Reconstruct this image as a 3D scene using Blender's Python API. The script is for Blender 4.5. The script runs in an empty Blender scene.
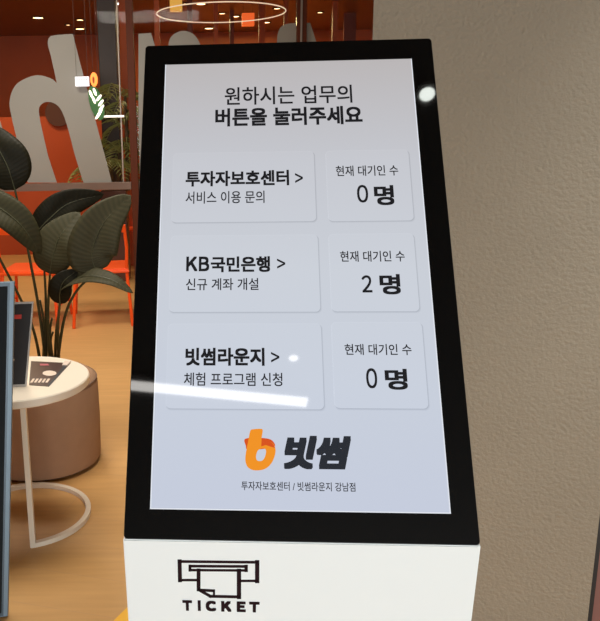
import bpy, bmesh, math, random
from mathutils import Vector, Matrix
random.seed(7)
R = math.radians
C = bpy.context.scene.collection
S = bpy.context.scene
W_, H_ = 600, 621
F, CX, CY, CAMH = 750.0, 190.0, 310.5, 1.45
PITCH, ROLL = R(13.08), R(-1.05)

# ------------------------------------------------------------------ camera
cam_rot = Matrix.Rotation(R(90) - PITCH, 3, 'X') @ Matrix.Rotation(ROLL, 3, 'Z')
cam_loc = Vector((0, 0, CAMH))
cd = bpy.data.cameras.new('camera')
cam = bpy.data.objects.new('camera', cd); C.objects.link(cam)
cam.matrix_world = Matrix.Translation(cam_loc) @ cam_rot.to_4x4()
cd.sensor_fit = 'HORIZONTAL'; cd.sensor_width = 36; cd.lens = F / W_ * 36
cd.shift_x = (W_ / 2 - CX) / W_; cd.shift_y = 0
cd.clip_start = .05; cd.clip_end = 100
S.camera = cam

def ray(px, py):
    return (cam_rot @ Vector(((px - CX) / F, (CY - py) / F, -1))).normalized()
def at(px, py, Y):
    d = ray(px, py); return cam_loc + d * (Y / d.y)
def atz(px, py, z):
    d = ray(px, py); return cam_loc + d * ((z - CAMH) / d.z)
def on_plane(px, py, p0, n):
    d = ray(px, py); return cam_loc + d * ((p0 - cam_loc).dot(n) / d.dot(n))

# ------------------------------------------------------------------ materials
MATS = {}
def srgb(r, g, b):
    f = lambda c: (c / 255 / 12.92) if c / 255 <= .04045 else ((c / 255 + .055) / 1.055) ** 2.4
    return (f(r), f(g), f(b), 1)
def mat(name, col, rough=.5, metal=0, emit=None, es=0, noise=.04, nscale=8, bump=0, bscale=40, spec=.5, coat=0, bdist=.01):
    m = bpy.data.materials.new(name); m.use_nodes = True; MATS[name] = m
    nt = m.node_tree; b = nt.nodes['Principled BSDF']
    b.inputs['Roughness'].default_value = rough; b.inputs['Metallic'].default_value = metal
    b.inputs['Specular IOR Level'].default_value = spec
    if coat: b.inputs['Coat Weight'].default_value = coat; b.inputs['Coat Roughness'].default_value = .05
    tc = nt.nodes.new('ShaderNodeTexCoord')
    if noise > 0:
        n = nt.nodes.new('ShaderNodeTexNoise'); n.inputs['Scale'].default_value = nscale; n.inputs['Detail'].default_value = 4
        nt.links.new(tc.outputs['Object'], n.inputs['Vector'])
        mx = nt.nodes.new('ShaderNodeMix'); mx.data_type = 'RGBA'
        mx.inputs[6].default_value = tuple(c * (1 - noise) for c in col[:3]) + (1,)
        mx.inputs[7].default_value = tuple(min(1, c * (1 + noise)) for c in col[:3]) + (1,)
        nt.links.new(n.outputs['Fac'], mx.inputs[0]); nt.links.new(mx.outputs[2], b.inputs['Base Color'])
    else:
        b.inputs['Base Color'].default_value = col
    if bump:
        n2 = nt.nodes.new('ShaderNodeTexNoise'); n2.inputs['Scale'].default_value = bscale; n2.inputs['Detail'].default_value = 5
        nt.links.new(tc.outputs['Object'], n2.inputs['Vector'])
        bp = nt.nodes.new('ShaderNodeBump'); bp.inputs['Strength'].default_value = bump; bp.inputs['Distance'].default_value = bdist
        nt.links.new(n2.outputs['Fac'], bp.inputs['Height']); nt.links.new(bp.outputs['Normal'], b.inputs['Normal'])
    if emit:
        b.inputs['Emission Color'].default_value = emit; b.inputs['Emission Strength'].default_value = es
    return m

M_white = mat('white_powder_coat', srgb(244, 247, 244), .35, noise=.005)
M_bezel = mat('black_bezel_glass', srgb(4, 4, 4), .03, noise=.05)
M_edge = mat('dark_bezel_edge', srgb(42, 42, 42), .3, noise=.05)
M_print = mat('maroon_print', srgb(34, 10, 16), .7, noise=.05, spec=.2)
M_port = mat('dark_port', srgb(20, 20, 22), .5)
M_stucco = mat('taupe_stucco', srgb(141, 129, 111), .8, noise=.09, nscale=3.5, bump=.42, bscale=105, spec=.25, bdist=.012)
M_table = mat('cream_metal', srgb(232, 218, 198), .4, noise=.02)
M_tabletop = mat('cream_tabletop', srgb(240, 228, 210), .35, noise=.02)
M_pouf = mat('taupe_upholstery', srgb(168, 132, 104), .75, noise=.08, nscale=20, bump=.2, bscale=300)
M_piping = mat('taupe_piping', srgb(125, 98, 80), .8)
M_orange = mat('orange_enamel', srgb(250, 88, 26), .35, noise=.04)
M_orange_wall = mat('orange_paint', srgb(182, 74, 24), .6, noise=.08, nscale=2)
M_brownwall = mat('russet_panel', srgb(186, 88, 38), .55, noise=.3, nscale=1.3)
M_slat = mat('rust_timber', srgb(120, 50, 24), .5)
M_darkceil = mat('dark_brown_ceiling', srgb(124, 74, 34), .4, noise=.25, nscale=2)
M_ceil = mat('lobby_ceiling_paint', srgb(84, 82, 80), .8, noise=.04)
M_lobbywall = mat('lobby_wall_paint', srgb(132, 126, 120), .8, noise=.04)
M_post = mat('bronze_mullion', srgb(92, 46, 28), .6, metal=0, noise=.1, spec=.2)
M_chrome = mat('brushed_steel', srgb(160, 148, 138), .45, metal=.6, noise=.05)
M_bar = mat('grey_transom', srgb(128, 108, 96), .35, metal=.4, noise=.15)
M_frost = mat('frosted_vinyl', srgb(150, 150, 144), .6, noise=.05, nscale=3)
M_greycol = mat('grey_column', srgb(66, 50, 42), .5, noise=.15, nscale=2)
M_leaf = None
M_stem = mat('plant_stem', srgb(62, 66, 40), .5, noise=.2, nscale=20)
M_pot = mat('plant_pot', srgb(120, 100, 84), .6, noise=.1)
M_soil = mat('potting_soil', srgb(50, 36, 26), .9, noise=.3, nscale=60)
M_trunk = mat('palm_trunk', srgb(96, 78, 56), .8, noise=.25, nscale=30)
M_frond = mat('palm_frond', srgb(150, 156, 92), .55, noise=.25, nscale=10)
M_planter = mat('brown_planter', srgb(84, 46, 30), .5)
M_silver = mat('silver_blue_frame', srgb(104, 120, 131), .45, metal=.3, noise=.05)
M_silverd = mat('dark_frame_lip', srgb(66, 76, 84), .4, metal=.4, noise=.05)
M_board = mat('charcoal_board', srgb(26, 29, 32), .7, spec=.15, noise=.1)
M_card = mat('black_display_card', srgb(38, 32, 32), .5, noise=.1)
M_cardframe = mat('pale_display_frame', srgb(205, 200, 196), .35, noise=.03)
M_red = mat('red_print', srgb(214, 62, 50), .5)
M_flyer = mat('dark_brown_flyer', srgb(72, 48, 42), .35, noise=.1)
M_flyerw = mat('pale_print', srgb(226, 206, 190), .5)
M_flyerp = mat('pink_print', srgb(190, 100, 110), .5)
M_yellow = mat('yellow_floor_vinyl', srgb(246, 184, 30), .5)
M_black = mat('black_gap', srgb(14, 12, 12), .5)
M_reddish = mat('pinkish_wall', srgb(124, 80, 70), .6)
M_spot = mat('lit_spot_lamp', srgb(255, 220, 160), .5, emit=(1, .62, .28, 1), es=7, noise=0)
M_spotw = mat('lit_white_lamp', srgb(255, 250, 240), .5, emit=(1, .97, .93, 1), es=11, noise=0)
M_spotb = mat('lit_round_lamp', srgb(255, 250, 240), .5, emit=(.93, 1, .93, 1), es=20, noise=0)
M_ring = mat('lit_ring_tube', srgb(255, 230, 200), .5, emit=(1, .78, .55, 1), es=.75, noise=0)
M_neonw = mat('lit_white_tube', srgb(255, 250, 240), .5, emit=(1, .93, .8, 1), es=1.3, noise=0)
M_neono = mat('lit_orange_tube', srgb(255, 150, 60), .5, emit=(1, .25, .04, 1), es=1.2, noise=0)
M_signw = mat('lit_white_sign', srgb(250, 250, 250), .5, emit=(.85, .9, 1, 1), es=.75, noise=0)
M_green = mat('green_enamel', srgb(50, 110, 50), .5)
M_lampy = mat('lit_yellow_shade', srgb(230, 170, 60), .5, emit=(1, .55, .1, 1), es=.55, noise=0)
M_lampr = mat('lit_red_shade', srgb(230, 80, 30), .5, emit=(1, .16, .03, 1), es=.75, noise=0)
M_trimring = mat('lamp_trim', srgb(60, 40, 30), .5)

def glass_mat():
    m = bpy.data.materials.new('clear_storefront_glass'); m.use_nodes = True
    nt = m.node_tree; nt.nodes.clear()
    o = nt.nodes.new('ShaderNodeOutputMaterial'); t = nt.nodes.new('ShaderNodeBsdfTransparent')
    g = nt.nodes.new('ShaderNodeBsdfGlossy'); g.inputs['Roughness'].default_value = .02
    t.inputs['Color'].default_value = (.95, .95, .95, 1)
    fr = nt.nodes.new('ShaderNodeFresnel'); fr.inputs['IOR'].default_value = 1.14
    mx = nt.nodes.new('ShaderNodeMixShader')
    nt.links.new(fr.outputs[0], mx.inputs[0]); nt.links.new(t.outputs[0], mx.inputs[1]); nt.links.new(g.outputs[0], mx.inputs[2])
    nt.links.new(mx.outputs[0], o.inputs['Surface'])
    return m
M_glass = glass_mat()

def floor_mat():
    m = bpy.data.materials.new('oak_floorboards'); m.use_nodes = True
    nt = m.node_tree; b = nt.nodes['Principled BSDF']; L = nt.links.new
    tc = nt.nodes.new('ShaderNodeTexCoord'); mp = nt.nodes.new('ShaderNodeMapping')
    mp.inputs['Rotation'].default_value = (0, 0, R(16)); L(tc.outputs['Object'], mp.inputs['Vector'])
    br = nt.nodes.new('ShaderNodeTexBrick'); L(mp.outputs[0], br.inputs['Vector'])
    br.inputs['Scale'].default_value = 1; br.inputs['Brick Width'].default_value = 1.25; br.inputs['Row Height'].default_value = .19
    br.inputs['Mortar Size'].default_value = .0018; br.inputs['Mortar Smooth'].default_value = .3
    br.inputs['Color1'].default_value = srgb(206, 160, 102); br.inputs['Color2'].default_value = srgb(203, 157, 99)
    br.inputs['Mortar'].default_value = srgb(198, 154, 104)
    mp2 = nt.nodes.new('ShaderNodeMapping'); mp2.inputs['Rotation'].default_value = (0, 0, R(16)); mp2.inputs['Scale'].default_value = (1.5, 16, 1)
    L(tc.outputs['Object'], mp2.inputs['Vector'])
    n = nt.nodes.new('ShaderNodeTexNoise'); n.inputs['Scale'].default_value = 2.2; n.inputs['Detail'].default_value = 6; L(mp2.outputs[0], n.inputs['Vector'])
    rp = nt.nodes.new('ShaderNodeValToRGB'); rp.color_ramp.elements[0].position = .3; rp.color_ramp.elements[1].position = .7
    rp.color_ramp.elements[0].color = (.92, .91, .89, 1); rp.color_ramp.elements[1].color = (1.04, 1.04, 1.04, 1); L(n.outputs['Fac'], rp.inputs[0])
    mx = nt.nodes.new('ShaderNodeMix'); mx.data_type = 'RGBA'; mx.blend_type = 'MULTIPLY'; mx.inputs[0].default_value = 1
    L(br.outputs['Color'], mx.inputs[6]); L(rp.outputs[0], mx.inputs[7]); L(mx.outputs[2], b.inputs['Base Color'])
    b.inputs['Roughness'].default_value = .42; b.inputs['Specular IOR Level'].default_value = .35
    return m
M_floor = floor_mat()

def leaf_mat(name, c1, c2, freq):
    m = bpy.data.materials.new(name); m.use_nodes = True
    nt = m.node_tree; b = nt.nodes['Principled BSDF']; L = nt.links.new
    uv = nt.nodes.new('ShaderNodeUVMap')
    sp = nt.nodes.new('ShaderNodeSeparateXYZ'); L(uv.outputs[0], sp.inputs[0])
    ab = nt.nodes.new('ShaderNodeMath'); ab.operation = 'ABSOLUTE'; L(sp.outputs[0], ab.inputs[0])
    ml = nt.nodes.new('ShaderNodeMath'); ml.operation = 'MULTIPLY'; ml.inputs[1].default_value = -.22; L(ab.outputs[0], ml.inputs[0])
    ad = nt.nodes.new('ShaderNodeMath'); ad.operation = 'ADD'; L(sp.outputs[1], ad.inputs[0]); L(ml.outputs[0], ad.inputs[1])
    fr = nt.nodes.new('ShaderNodeMath'); fr.operation = 'MULTIPLY'; fr.inputs[1].default_value = freq; L(ad.outputs[0], fr.inputs[0])
    si = nt.nodes.new('ShaderNodeMath'); si.operation = 'SINE'; L(fr.outputs[0], si.inputs[0])
    mr = nt.nodes.new('ShaderNodeMapRange'); mr.inputs[1].default_value = -1; mr.inputs[2].default_value = 1; L(si.outputs[0], mr.inputs[0])
    mx = nt.nodes.new('ShaderNodeMix'); mx.data_type = 'RGBA'; mx.inputs[6].default_value = c1; mx.inputs[7].default_value = c2
    L(mr.outputs[0], mx.inputs[0]); L(mx.outputs[2], b.inputs['Base Color'])
    bp = nt.nodes.new('ShaderNodeBump'); bp.inputs['Strength'].default_value = .25; bp.inputs['Distance'].default_value = .0018
    L(mr.outputs[0], bp.inputs['Height']); L(bp.outputs[0], b.inputs['Normal'])
    b.inputs['Roughness'].default_value = .55; b.inputs['Specular IOR Level'].default_value = .14
    return m
M_leaf = leaf_mat('broad_leaf', srgb(50, 48, 30), srgb(56, 53, 34), 95)
M_leafd = leaf_mat('dark_broad_leaf', srgb(26, 24, 12), srgb(30, 27, 14), 95)
M_leafg = leaf_mat('grey_green_leaf', srgb(58, 56, 38), srgb(66, 62, 43), 95)
M_rib = mat('leaf_midrib', srgb(70, 70, 46), .5)

# ------------------------------------------------------------------ helpers
def link(name, bm, m, parent=None, smooth=False):
    me = bpy.data.meshes.new(name)
    bmesh.ops.recalc_face_normals(bm, faces=bm.faces[:])
    if smooth:
        for f in bm.faces: f.smooth = True
    bm.to_mesh(me); bm.free()
    me.materials.append(m)
    if smooth:
        try: me.set_sharp_from_angle(angle=R(40))
        except Exception: pass
    o = bpy.data.objects.new(name, me); C.objects.link(o)
    if parent: o.parent = parent
    return o
def tag(o, label=None, cat=None, group=None, kind=None):
    if label: o['label'] = label
    if cat: o['category'] = cat
    if group: o['group'] = group
    if kind: o['kind'] = kind
    return o
def empty(name, loc=(0, 0, 0), rz=0, **k):
    o = bpy.data.objects.new(name, None); C.objects.link(o)
    o.location = loc; o.rotation_euler = (0, 0, rz); o.empty_display_size = .1
    return tag(o, **k)
def box(bm, x0, x1, y0, y1, z0, z1, M=None, bevel=0):
    vs = []
    for z in (z0, z1):
        for x, y in ((x0, y0), (x1, y0), (x1, y1), (x0, y1)):
            v = Vector((x, y, z)); vs.append(bm.verts.new(M @ v if M else v))
    fs = [bm.faces.new([vs[i] for i in q]) for q in ((3, 2, 1, 0), (4, 5, 6, 7), (0, 1, 5, 4), (1, 2, 6, 5), (2, 3, 7, 6), (3, 0, 4, 7))]
    if bevel:
        es = {e for f in fs for e in f.edges}
        bmesh.ops.bevel(bm, geom=list(es), offset=bevel, segments=2, affect='EDGES', profile=.7)
    return bm
def prism(bm, poly, w0, w1, M):
    """polygon (u,v) extruded from w0 to w1 along local z, mapped by M"""
    a = [bm.verts.new(M @ Vector((u, v, w0))) for u, v in poly]
    b = [bm.verts.new(M @ Vector((u, v, w1))) for u, v in poly]
    n = len(poly)
    bm.faces.new(a[::-1]); bm.faces.new(b)
    for i in range(n): bm.faces.new((a[i], a[(i + 1) % n], b[(i + 1) % n], b[i]))
    return bm
def rrect(u0, u1, v0, v1, r, n=8):
    pts = []
    for cx, cy, a in ((u1 - r, v1 - r, 0), (u0 + r, v1 - r, 90), (u0 + r, v0 + r, 180), (u1 - r, v0 + r, 270)):
        for k in range(n + 1):
            t = R(a + 90 * k / n); pts.append((cx + r * math.cos(t), cy + r * math.sin(t)))
    return pts
def tube(bm, pts, r, seg=10, caps=True, r2=None, flat=None):
    pts = [Vector(p) for p in pts]; n = len(pts); rings = []
    up = None
    for i, p in enumerate(pts):
        d = (pts[min(i + 1, n - 1)] - pts[max(i - 1, 0)]).normalized()
        if up is None:
            up = Vector((0, 0, 1)) if abs(d.z) < .9 else Vector((1, 0, 0))
        s = d.cross(up).normalized(); u = s.cross(d).normalized(); up = u
        rr = r + ((r2 - r) * i / (n - 1) if r2 is not None else 0)
        ring = []
        for k in range(seg):
            t = 2 * math.pi * k / seg
            ring.append(bm.verts.new(p + (s * math.cos(t) + u * math.sin(t)) * rr))
        rings.append(ring)
    for i in range(n - 1):
        for k in range(seg):
            bm.faces.new((rings[i][k], rings[i][(k + 1) % seg], rings[i + 1][(k + 1) % seg], rings[i + 1][k]))
    if caps: bm.faces.new(rings[0][::-1]); bm.faces.new(rings[-1])
    return bm
def lathe(bm, prof, cx=0, cy=0, seg=48, z0=0):
    rings = []
    for r, z in prof:
        if r < 1e-6: rings.append([bm.verts.new((cx, cy, z0 + z))])
        else: rings.append([bm.verts.new((cx + r * math.cos(2 * math.pi * k / seg), cy + r * math.sin(2 * math.pi * k / seg), z0 + z)) for k in range(seg)])
    for a, b in zip(rings, rings[1:]):
        for k in range(seg):
            k2 = (k + 1) % seg
            if len(a) == 1 and len(b) > 1: bm.faces.new((a[0], b[k2], b[k]))
            elif len(b) == 1 and len(a) > 1: bm.faces.new((a[k], a[k2], b[0]))
            elif len(a) > 1: bm.faces.new((a[k], a[k2], b[k2], b[k]))
    return bm
def smooth_curve(pts, n=8):
    """Catmull-Rom through points"""
    P = [Vector(p) for p in pts]; out = []
    Q = [P[0] * 2 - P[1]] + P + [P[-1] * 2 - P[-2]]
    for i in range(1, len(Q) - 2):
        for k in range(n):
            t = k / n; a, b, c, d = Q[i - 1], Q[i], Q[i + 1], Q[i + 2]
            out.append(.5 * ((2 * b) + (c - a) * t + (2 * a - 5 * b + 4 * c - d) * t * t + (3 * b - a - 3 * c + d) * t ** 3))
    out.append(P[-1]); return out

def text_bm(txt, bold=0, shear=0, spacing=1.0):
    cu = bpy.data.curves.new('t', 'FONT'); cu.body = txt; cu.shear = shear
    cu.resolution_u = 5; cu.space_character = spacing
    o = bpy.data.objects.new('t', cu); C.objects.link(o)
    dg = bpy.context.evaluated_depsgraph_get(); me = bpy.data.meshes.new_from_object(o.evaluated_get(dg))
    bm = bmesh.new(); bm.from_mesh(me)
    bpy.data.objects.remove(o); bpy.data.curves.remove(cu)
    if bold:
        ds = [(1, 1), (-1, 1), (-1, -1), (1, -1)] + ([(1, 0), (0, 1), (-1, 0), (0, -1)] if bold > .015 else []) + ([(.5, 1), (-.5, 1), (.5, -1), (-.5, -1), (1, .5), (1, -.5), (-1, .5), (-1, -.5)] if bold > .04 else [])
        for i, (dx, dy) in enumerate(ds):
            n0 = len(bm.verts); bm.from_mesh(me); bm.verts.ensure_lookup_table()
            dv = Vector((bold * .93 * dx, bold * .93 * dy, .01 + .01 * i))
            for v in bm.verts[n0:]: v.co += dv
        bm.verts.ensure_lookup_table()
    bpy.data.meshes.remove(me)
    return bm
def place_text(txt, u0, u1, v0, v1, w, M, bold=0, shear=0, spacing=1.0):
    bm = text_bm(txt, bold, shear, spacing)
    xs = [v.co.x for v in bm.verts]; ys = [v.co.y for v in bm.verts]
    ax, bx_, ay, by = min(xs), max(xs), min(ys), max(ys)
    for v in bm.verts:
        v.co = M @ Vector((u0 + (v.co.x - ax) / (bx_ - ax) * (u1 - u0), v0 + (v.co.y - ay) / (by - ay) * (v1 - v0), w + v.co.z * .002))
    return bm
def link_flat(name, bm, m, parent, nrm):
    o = link(name, bm, m, parent)
    bad = [p for p in o.data.polygons if p.normal.dot(nrm) < 0]
    if bad:
        b = bmesh.new(); b.from_mesh(o.data); b.faces.ensure_lookup_table()
        bmesh.ops.reverse_faces(b, faces=[b.faces[p.index] for p in bad]); b.to_mesh(o.data); b.free()
    return o

# ------------------------------------------------------------------ kiosk
PT = Vector((0.1527, 1.0976, CAMH - .1877))
YAW, LEAN = R(-4.02), R(31.28)
PW, PH = .2338, .3932           # half size of the black panel
DW, DH = .19925, .35422         # half size of the lit display
k_base = Vector((PT.x, PT.y, 0))
RZ = Matrix.Rotation(YAW, 4, 'Z')
KW = Matrix.Translation(k_base) @ RZ                       # kiosk local -> world
PL = Matrix.Translation((0, 0, PT.z)) @ Matrix.Rotation(R(90) - LEAN, 4, 'X')   # panel -> kiosk local
PWm = KW @ PL                                              # panel -> world
PN = (PWm.to_3x3() @ Vector((0, 0, 1))).normalized()
def uv(px, py):
    p = on_plane(px, py, PT, PN); q = PWm.inverted() @ p; return q.x, q.y
kiosk = empty('ticket_kiosk', k_base, YAW, label='white self-service ticket kiosk with tilted black-framed touchscreen in the middle', cat='kiosk')
PNl = (PL.to_3x3() @ Vector((0, 0, 1))).normalized()

# body : side profile in (y,z), extruded along x
yb = -PH * math.sin(LEAN); zb = PT.z - PH * math.cos(LEAN)
yt = PH * math.sin(LEAN); zt = PT.z + PH * math.cos(LEAN)
UND = math.tan(R(6.5))
TH = .030
nb = Vector((0, PNl.y, PNl.z))
p_bot = Vector((0, yb, zb)) - nb * TH; p_top = Vector((0, yt, zt)) - nb * (TH + .002)
fy = yb + .001; fz = zb - .002
prof = [(fy, fz), (fy + UND * (fz - .06), .06), (fy + UND * (fz - .06) + .34, .06), (fy + .40, fz - .25), (p_top.y + .03, p_top.z - .10), (p_top.y - .004, p_top.z - .004), (p_bot.y + .01, fz + .001)]
Mb = Matrix(((0, 0, 1, 0), (1, 0, 0, 0), (0, 1, 0, 0), (0, 0, 0, 1)))
bm = bmesh.new(); bw = PW + .0008
prism(bm, prof, -bw, bw, Mb)
bmesh.ops.bevel(bm, geom=[e for e in bm.edges], offset=.0014, segments=2, affect='EDGES')
link('body', bm, M_white, kiosk)
bm = bmesh.new(); box(bm, -.25, .25, fy + UND * fz - .03, fy + UND * fz + .40, 0, .012, bevel=.003); box(bm, -.2, .2, fy + UND * fz + .02, fy + UND * fz + .33, .012, .062)
link('base_plate', bm, M_white, kiosk)
# black panel slab
bm = bmesh.new(); prism(bm, rrect(-PW, PW, -PH, PH, .0055), -TH, -.0015, PL)
link('panel_housing', bm, M_edge, kiosk)
bm = bmesh.new(); prism(bm, rrect(-PW + .0008, PW - .0008, -PH + .0008, PH - .0008, .005), -.004, 0, PL)
bez = link('front_glass', bm, M_bezel, kiosk); bez['label'] = 'glossy black glass border of the screen'

# display content : emissive glossy glass, page colours with viewing-angle falloff and ceiling reflection painted in
def scr(name, rgb, grad=None):
    m = bpy.data.materials.new(name); m.use_nodes = True
    nt = m.node_tree; b = nt.nodes['Principled BSDF']; L = nt.links.new
    b.inputs['Base Color'].default_value = (.004, .004, .004, 1); b.inputs['Roughness'].default_value = .03
    b.inputs['Emission Strength'].default_value = 1
    b.inputs['Emission Color'].default_value = srgb(*rgb)
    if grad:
        # vertical blend that paints viewing-angle falloff and ceiling reflection into the emission
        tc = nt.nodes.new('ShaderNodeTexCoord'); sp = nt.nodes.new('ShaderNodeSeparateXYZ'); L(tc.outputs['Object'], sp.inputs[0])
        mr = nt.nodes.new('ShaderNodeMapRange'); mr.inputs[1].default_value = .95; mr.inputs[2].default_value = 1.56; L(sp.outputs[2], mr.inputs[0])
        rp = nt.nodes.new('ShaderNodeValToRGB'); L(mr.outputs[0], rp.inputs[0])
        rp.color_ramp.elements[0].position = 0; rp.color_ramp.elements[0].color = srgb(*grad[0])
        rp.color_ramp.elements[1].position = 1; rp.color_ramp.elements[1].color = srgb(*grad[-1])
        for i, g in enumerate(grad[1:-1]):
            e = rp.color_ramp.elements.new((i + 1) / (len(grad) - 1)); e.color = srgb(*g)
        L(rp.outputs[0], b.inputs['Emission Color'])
    # the display shows flat, mostly desaturated pixels
    return m
G = [(196, 203, 220), (199, 206, 219), (201, 206, 215), (196, 198, 205), (186, 182, 183)]  # bottom to top; viewing-angle and reflected-ceiling tint painted into the page colour
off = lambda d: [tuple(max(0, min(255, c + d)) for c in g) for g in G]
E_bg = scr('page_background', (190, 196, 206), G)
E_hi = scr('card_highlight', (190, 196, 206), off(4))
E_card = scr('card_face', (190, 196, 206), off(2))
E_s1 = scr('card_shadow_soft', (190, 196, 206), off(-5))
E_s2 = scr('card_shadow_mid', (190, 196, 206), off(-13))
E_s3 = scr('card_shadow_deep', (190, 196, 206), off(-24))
E_edge = scr('page_edge', (228, 232, 240))
E_ink = scr('page_ink', (24, 24, 28))
E_ink2 = scr('page_ink_soft', (34, 35, 40))
E_logo = scr('logo_ink', (36, 40, 48))
E_or = scr('logo_orange', (240, 146, 32)); E_dor = scr('logo_deep_orange', (214, 82, 24))

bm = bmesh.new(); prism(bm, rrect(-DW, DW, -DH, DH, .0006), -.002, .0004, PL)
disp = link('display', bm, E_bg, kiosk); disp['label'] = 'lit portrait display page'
bm = bmesh.new()
t = .0014
for a in ((-DW, DW, -DH, -DH + t), (-DW, -DW + t, -DH, DH), (DW - t, DW, -DH, DH)):
    prism(bm, [(a[0], a[2]), (a[1], a[2]), (a[1], a[3]), (a[0], a[3])], .0002, .0006, PL)
link('display_edge_line', bm, E_edge, disp)

def card(name, l, r, t_, b_):
    """l,r,t_,b_ : pixel positions of the four sides at mid length"""
    mx, my = (l + r) / 2, (t_ + b_) / 2
    u0 = uv(l, my)[0]; u1 = uv(r, my)[0]; v1 = uv(mx, t_)[1]; v0 = uv(mx, b_)[1]
    root = None
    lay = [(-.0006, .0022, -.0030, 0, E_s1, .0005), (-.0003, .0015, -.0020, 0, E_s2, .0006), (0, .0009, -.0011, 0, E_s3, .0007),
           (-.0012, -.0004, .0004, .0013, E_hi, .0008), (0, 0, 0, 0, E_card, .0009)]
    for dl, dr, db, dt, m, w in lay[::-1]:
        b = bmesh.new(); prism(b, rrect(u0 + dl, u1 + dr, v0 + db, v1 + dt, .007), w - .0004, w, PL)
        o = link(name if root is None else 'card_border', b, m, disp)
        root = root or o
    return u0, u1, v0, v1
cards = [('button_card', 173, 315, 153, 222), ('count_card', 327.5, 411, 151, 221),
         ('button_card', 170.5, 319, 236, 312), ('count_card', 330.5, 416.5, 234.5, 311.5),
         ('button_card', 167.5, 322.5, 324.5, 409), ('count_card', 333.5, 425, 323, 408.5)]
for c in cards: print(c[0], [round(q, 4) for q in card(*c)])

def ptxt(name, txt, x0, x1, y0, y1, m=None, bold=0, shear=0, parent=None, spacing=1.0, w=.0013):
    mx, my = (x0 + x1) / 2, (y0 + y1) / 2
    u0 = uv(x0, my)[0]; u1 = uv(x1, my)[0]; v1 = uv(mx, y0)[1]; v0 = uv(mx, y1)[1]
    b = place_text(txt, u0, u1, v0, v1, w, PL, bold, shear, spacing)
    return link_flat(name, b, m or E_ink, disp, PNl)
ptxt('heading_text', '원하시는 업무의', 224.7, 352, 86.5, 104.5, bold=.014)
ptxt('heading_text', '버튼을 눌러주세요', 215.3, 362.3, 107.5, 125.8, bold=.034)
ptxt('button_text', '투자자보호센터', 185.7, 289, 171.0, 186.4, bold=.036)
ptxt('button_text', '>', 295, 302.8, 173.5, 183.2, bold=.008)
ptxt('button_text', '서비스 이용 문의', 185.7, 264.5, 191.5, 203.8, E_ink2, bold=.011)
ptxt('button_text', 'Ｋ', 186.3, 197.6, 256.9, 271.6, bold=.036)
ptxt('button_text', 'Ｂ', 198.9, 209.3, 256.9, 271.6, bold=.036)
ptxt('button_text', '국민은행', 210.8, 270, 256.7, 272.5, bold=.036)
ptxt('button_text', '>', 277, 285.2, 259, 268.8, bold=.008)
ptxt('button_text', '신규 계좌 개설', 186, 258.5, 278.5, 290.5, E_ink2, bold=.011)
ptxt('button_text', '빗썸라운지', 185.5, 264.5, 348, 366, bold=.036)
ptxt('button_text', '>', 271, 279.3, 352.2, 362.5, bold=.008)
ptxt('button_text', '체험 프로그램 신청', 184, 282.3, 372.8, 386.2, E_ink2, bold=.011)
for (a, b_, c, d), n, dg, mg in (((335.7, 398, 165.8, 176.3), '０', (356.9, 368, 185.3, 203), (374, 393.8, 185.6, 205.6)),
                                 ((340, 404.5, 251.2, 262), '２', (361.7, 371.9, 275.6, 292.8), (379.5, 400.2, 274.4, 294.8)),
                                 ((344.5, 411.3, 344.2, 355.3), '０', (366, 377, 368.4, 388.6), (384.8, 407.2, 369, 390))):
    ptxt('count_text', '현재 대기인 수', a, b_, c, d, E_ink, bold=.012)
    ptxt('count_number', n, *dg, bold=.016)
    ptxt('count_text', '명', *mg, bold=.033)
ptxt('logo_text', '빗썸', 283.6, 351.4, 436, 469.6, E_logo, bold=.058, shear=.22)
ptxt('caption_text', '투자자보호센터 / 빗썸라운지 강남점', 241.4, 355.2, 482, 491, E_ink2, bold=.011)

# logo 'b' : slanted stem into a round bowl, with a darker left flag
def lp(x, y):   # zoomed logo crop pixels -> panel
    return uv(160 + x * .36667, 410 + y * .36667)
def poly_mesh(name, pts, m, w, holes=None, parent=disp):
    cu = bpy.data.curves.new('t', 'CURVE'); cu.dimensions = '2D'; cu.fill_mode = 'FRONT'
    for ring in [pts] + (holes or []):
        sp = cu.splines.new('POLY'); sp.points.add(len(ring) - 1); sp.use_cyclic_u = True
        for p, q in zip(sp.points, ring): p.co = (q[0], q[1], 0, 1)
    o = bpy.data.objects.new('t', cu); C.objects.link(o)
    me = bpy.data.meshes.new_from_object(o.evaluated_get(bpy.context.evaluated_depsgraph_get()))
    b = bmesh.new(); b.from_mesh(me); bpy.data.objects.remove(o); bpy.data.curves.remove(cu)
    for v in b.verts: v.co = PL @ Vector((v.co.x, v.co.y, w))
    return link_flat(name, b, m, parent, PNl)
def cr2(pts, n=6, closed=True):
    P = [Vector((p[0], p[1], 0)) for p in pts]; out = []; N = len(P)
    for i in range(N):
        a, b, c, d = P[(i - 1) % N], P[i], P[(i + 1) % N], P[(i + 2) % N]
        for k in range(n):
            t = k / n; v = .5 * ((2 * b) + (c - a) * t + (2 * a - 5 * b + 4 * c - d) * t * t + (3 * b - a - 3 * c + d) * t ** 3)
            out.append((v.x, v.y))
    return out
flag = [(231, 80), (258, 76), (300, 80), (314, 98), (296, 104), (268, 108), (238, 108), (234, 98)]
poly_mesh('logo_mark', [lp(*p) for p in cr2(flag, 5)], E_dor, .0013)
stem = [(246, 58), (254, 53), (276, 52), (280, 58), (277, 84), (290, 84), (308, 92), (315, 108), (312, 128), (302, 148), (284, 162), (258, 165), (240, 157), (233, 140), (234, 118), (240, 88)]
hole = [(270, 108), (283, 105), (289, 112), (286, 128), (279, 138), (267, 139), (262, 131), (264, 117)]
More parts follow.
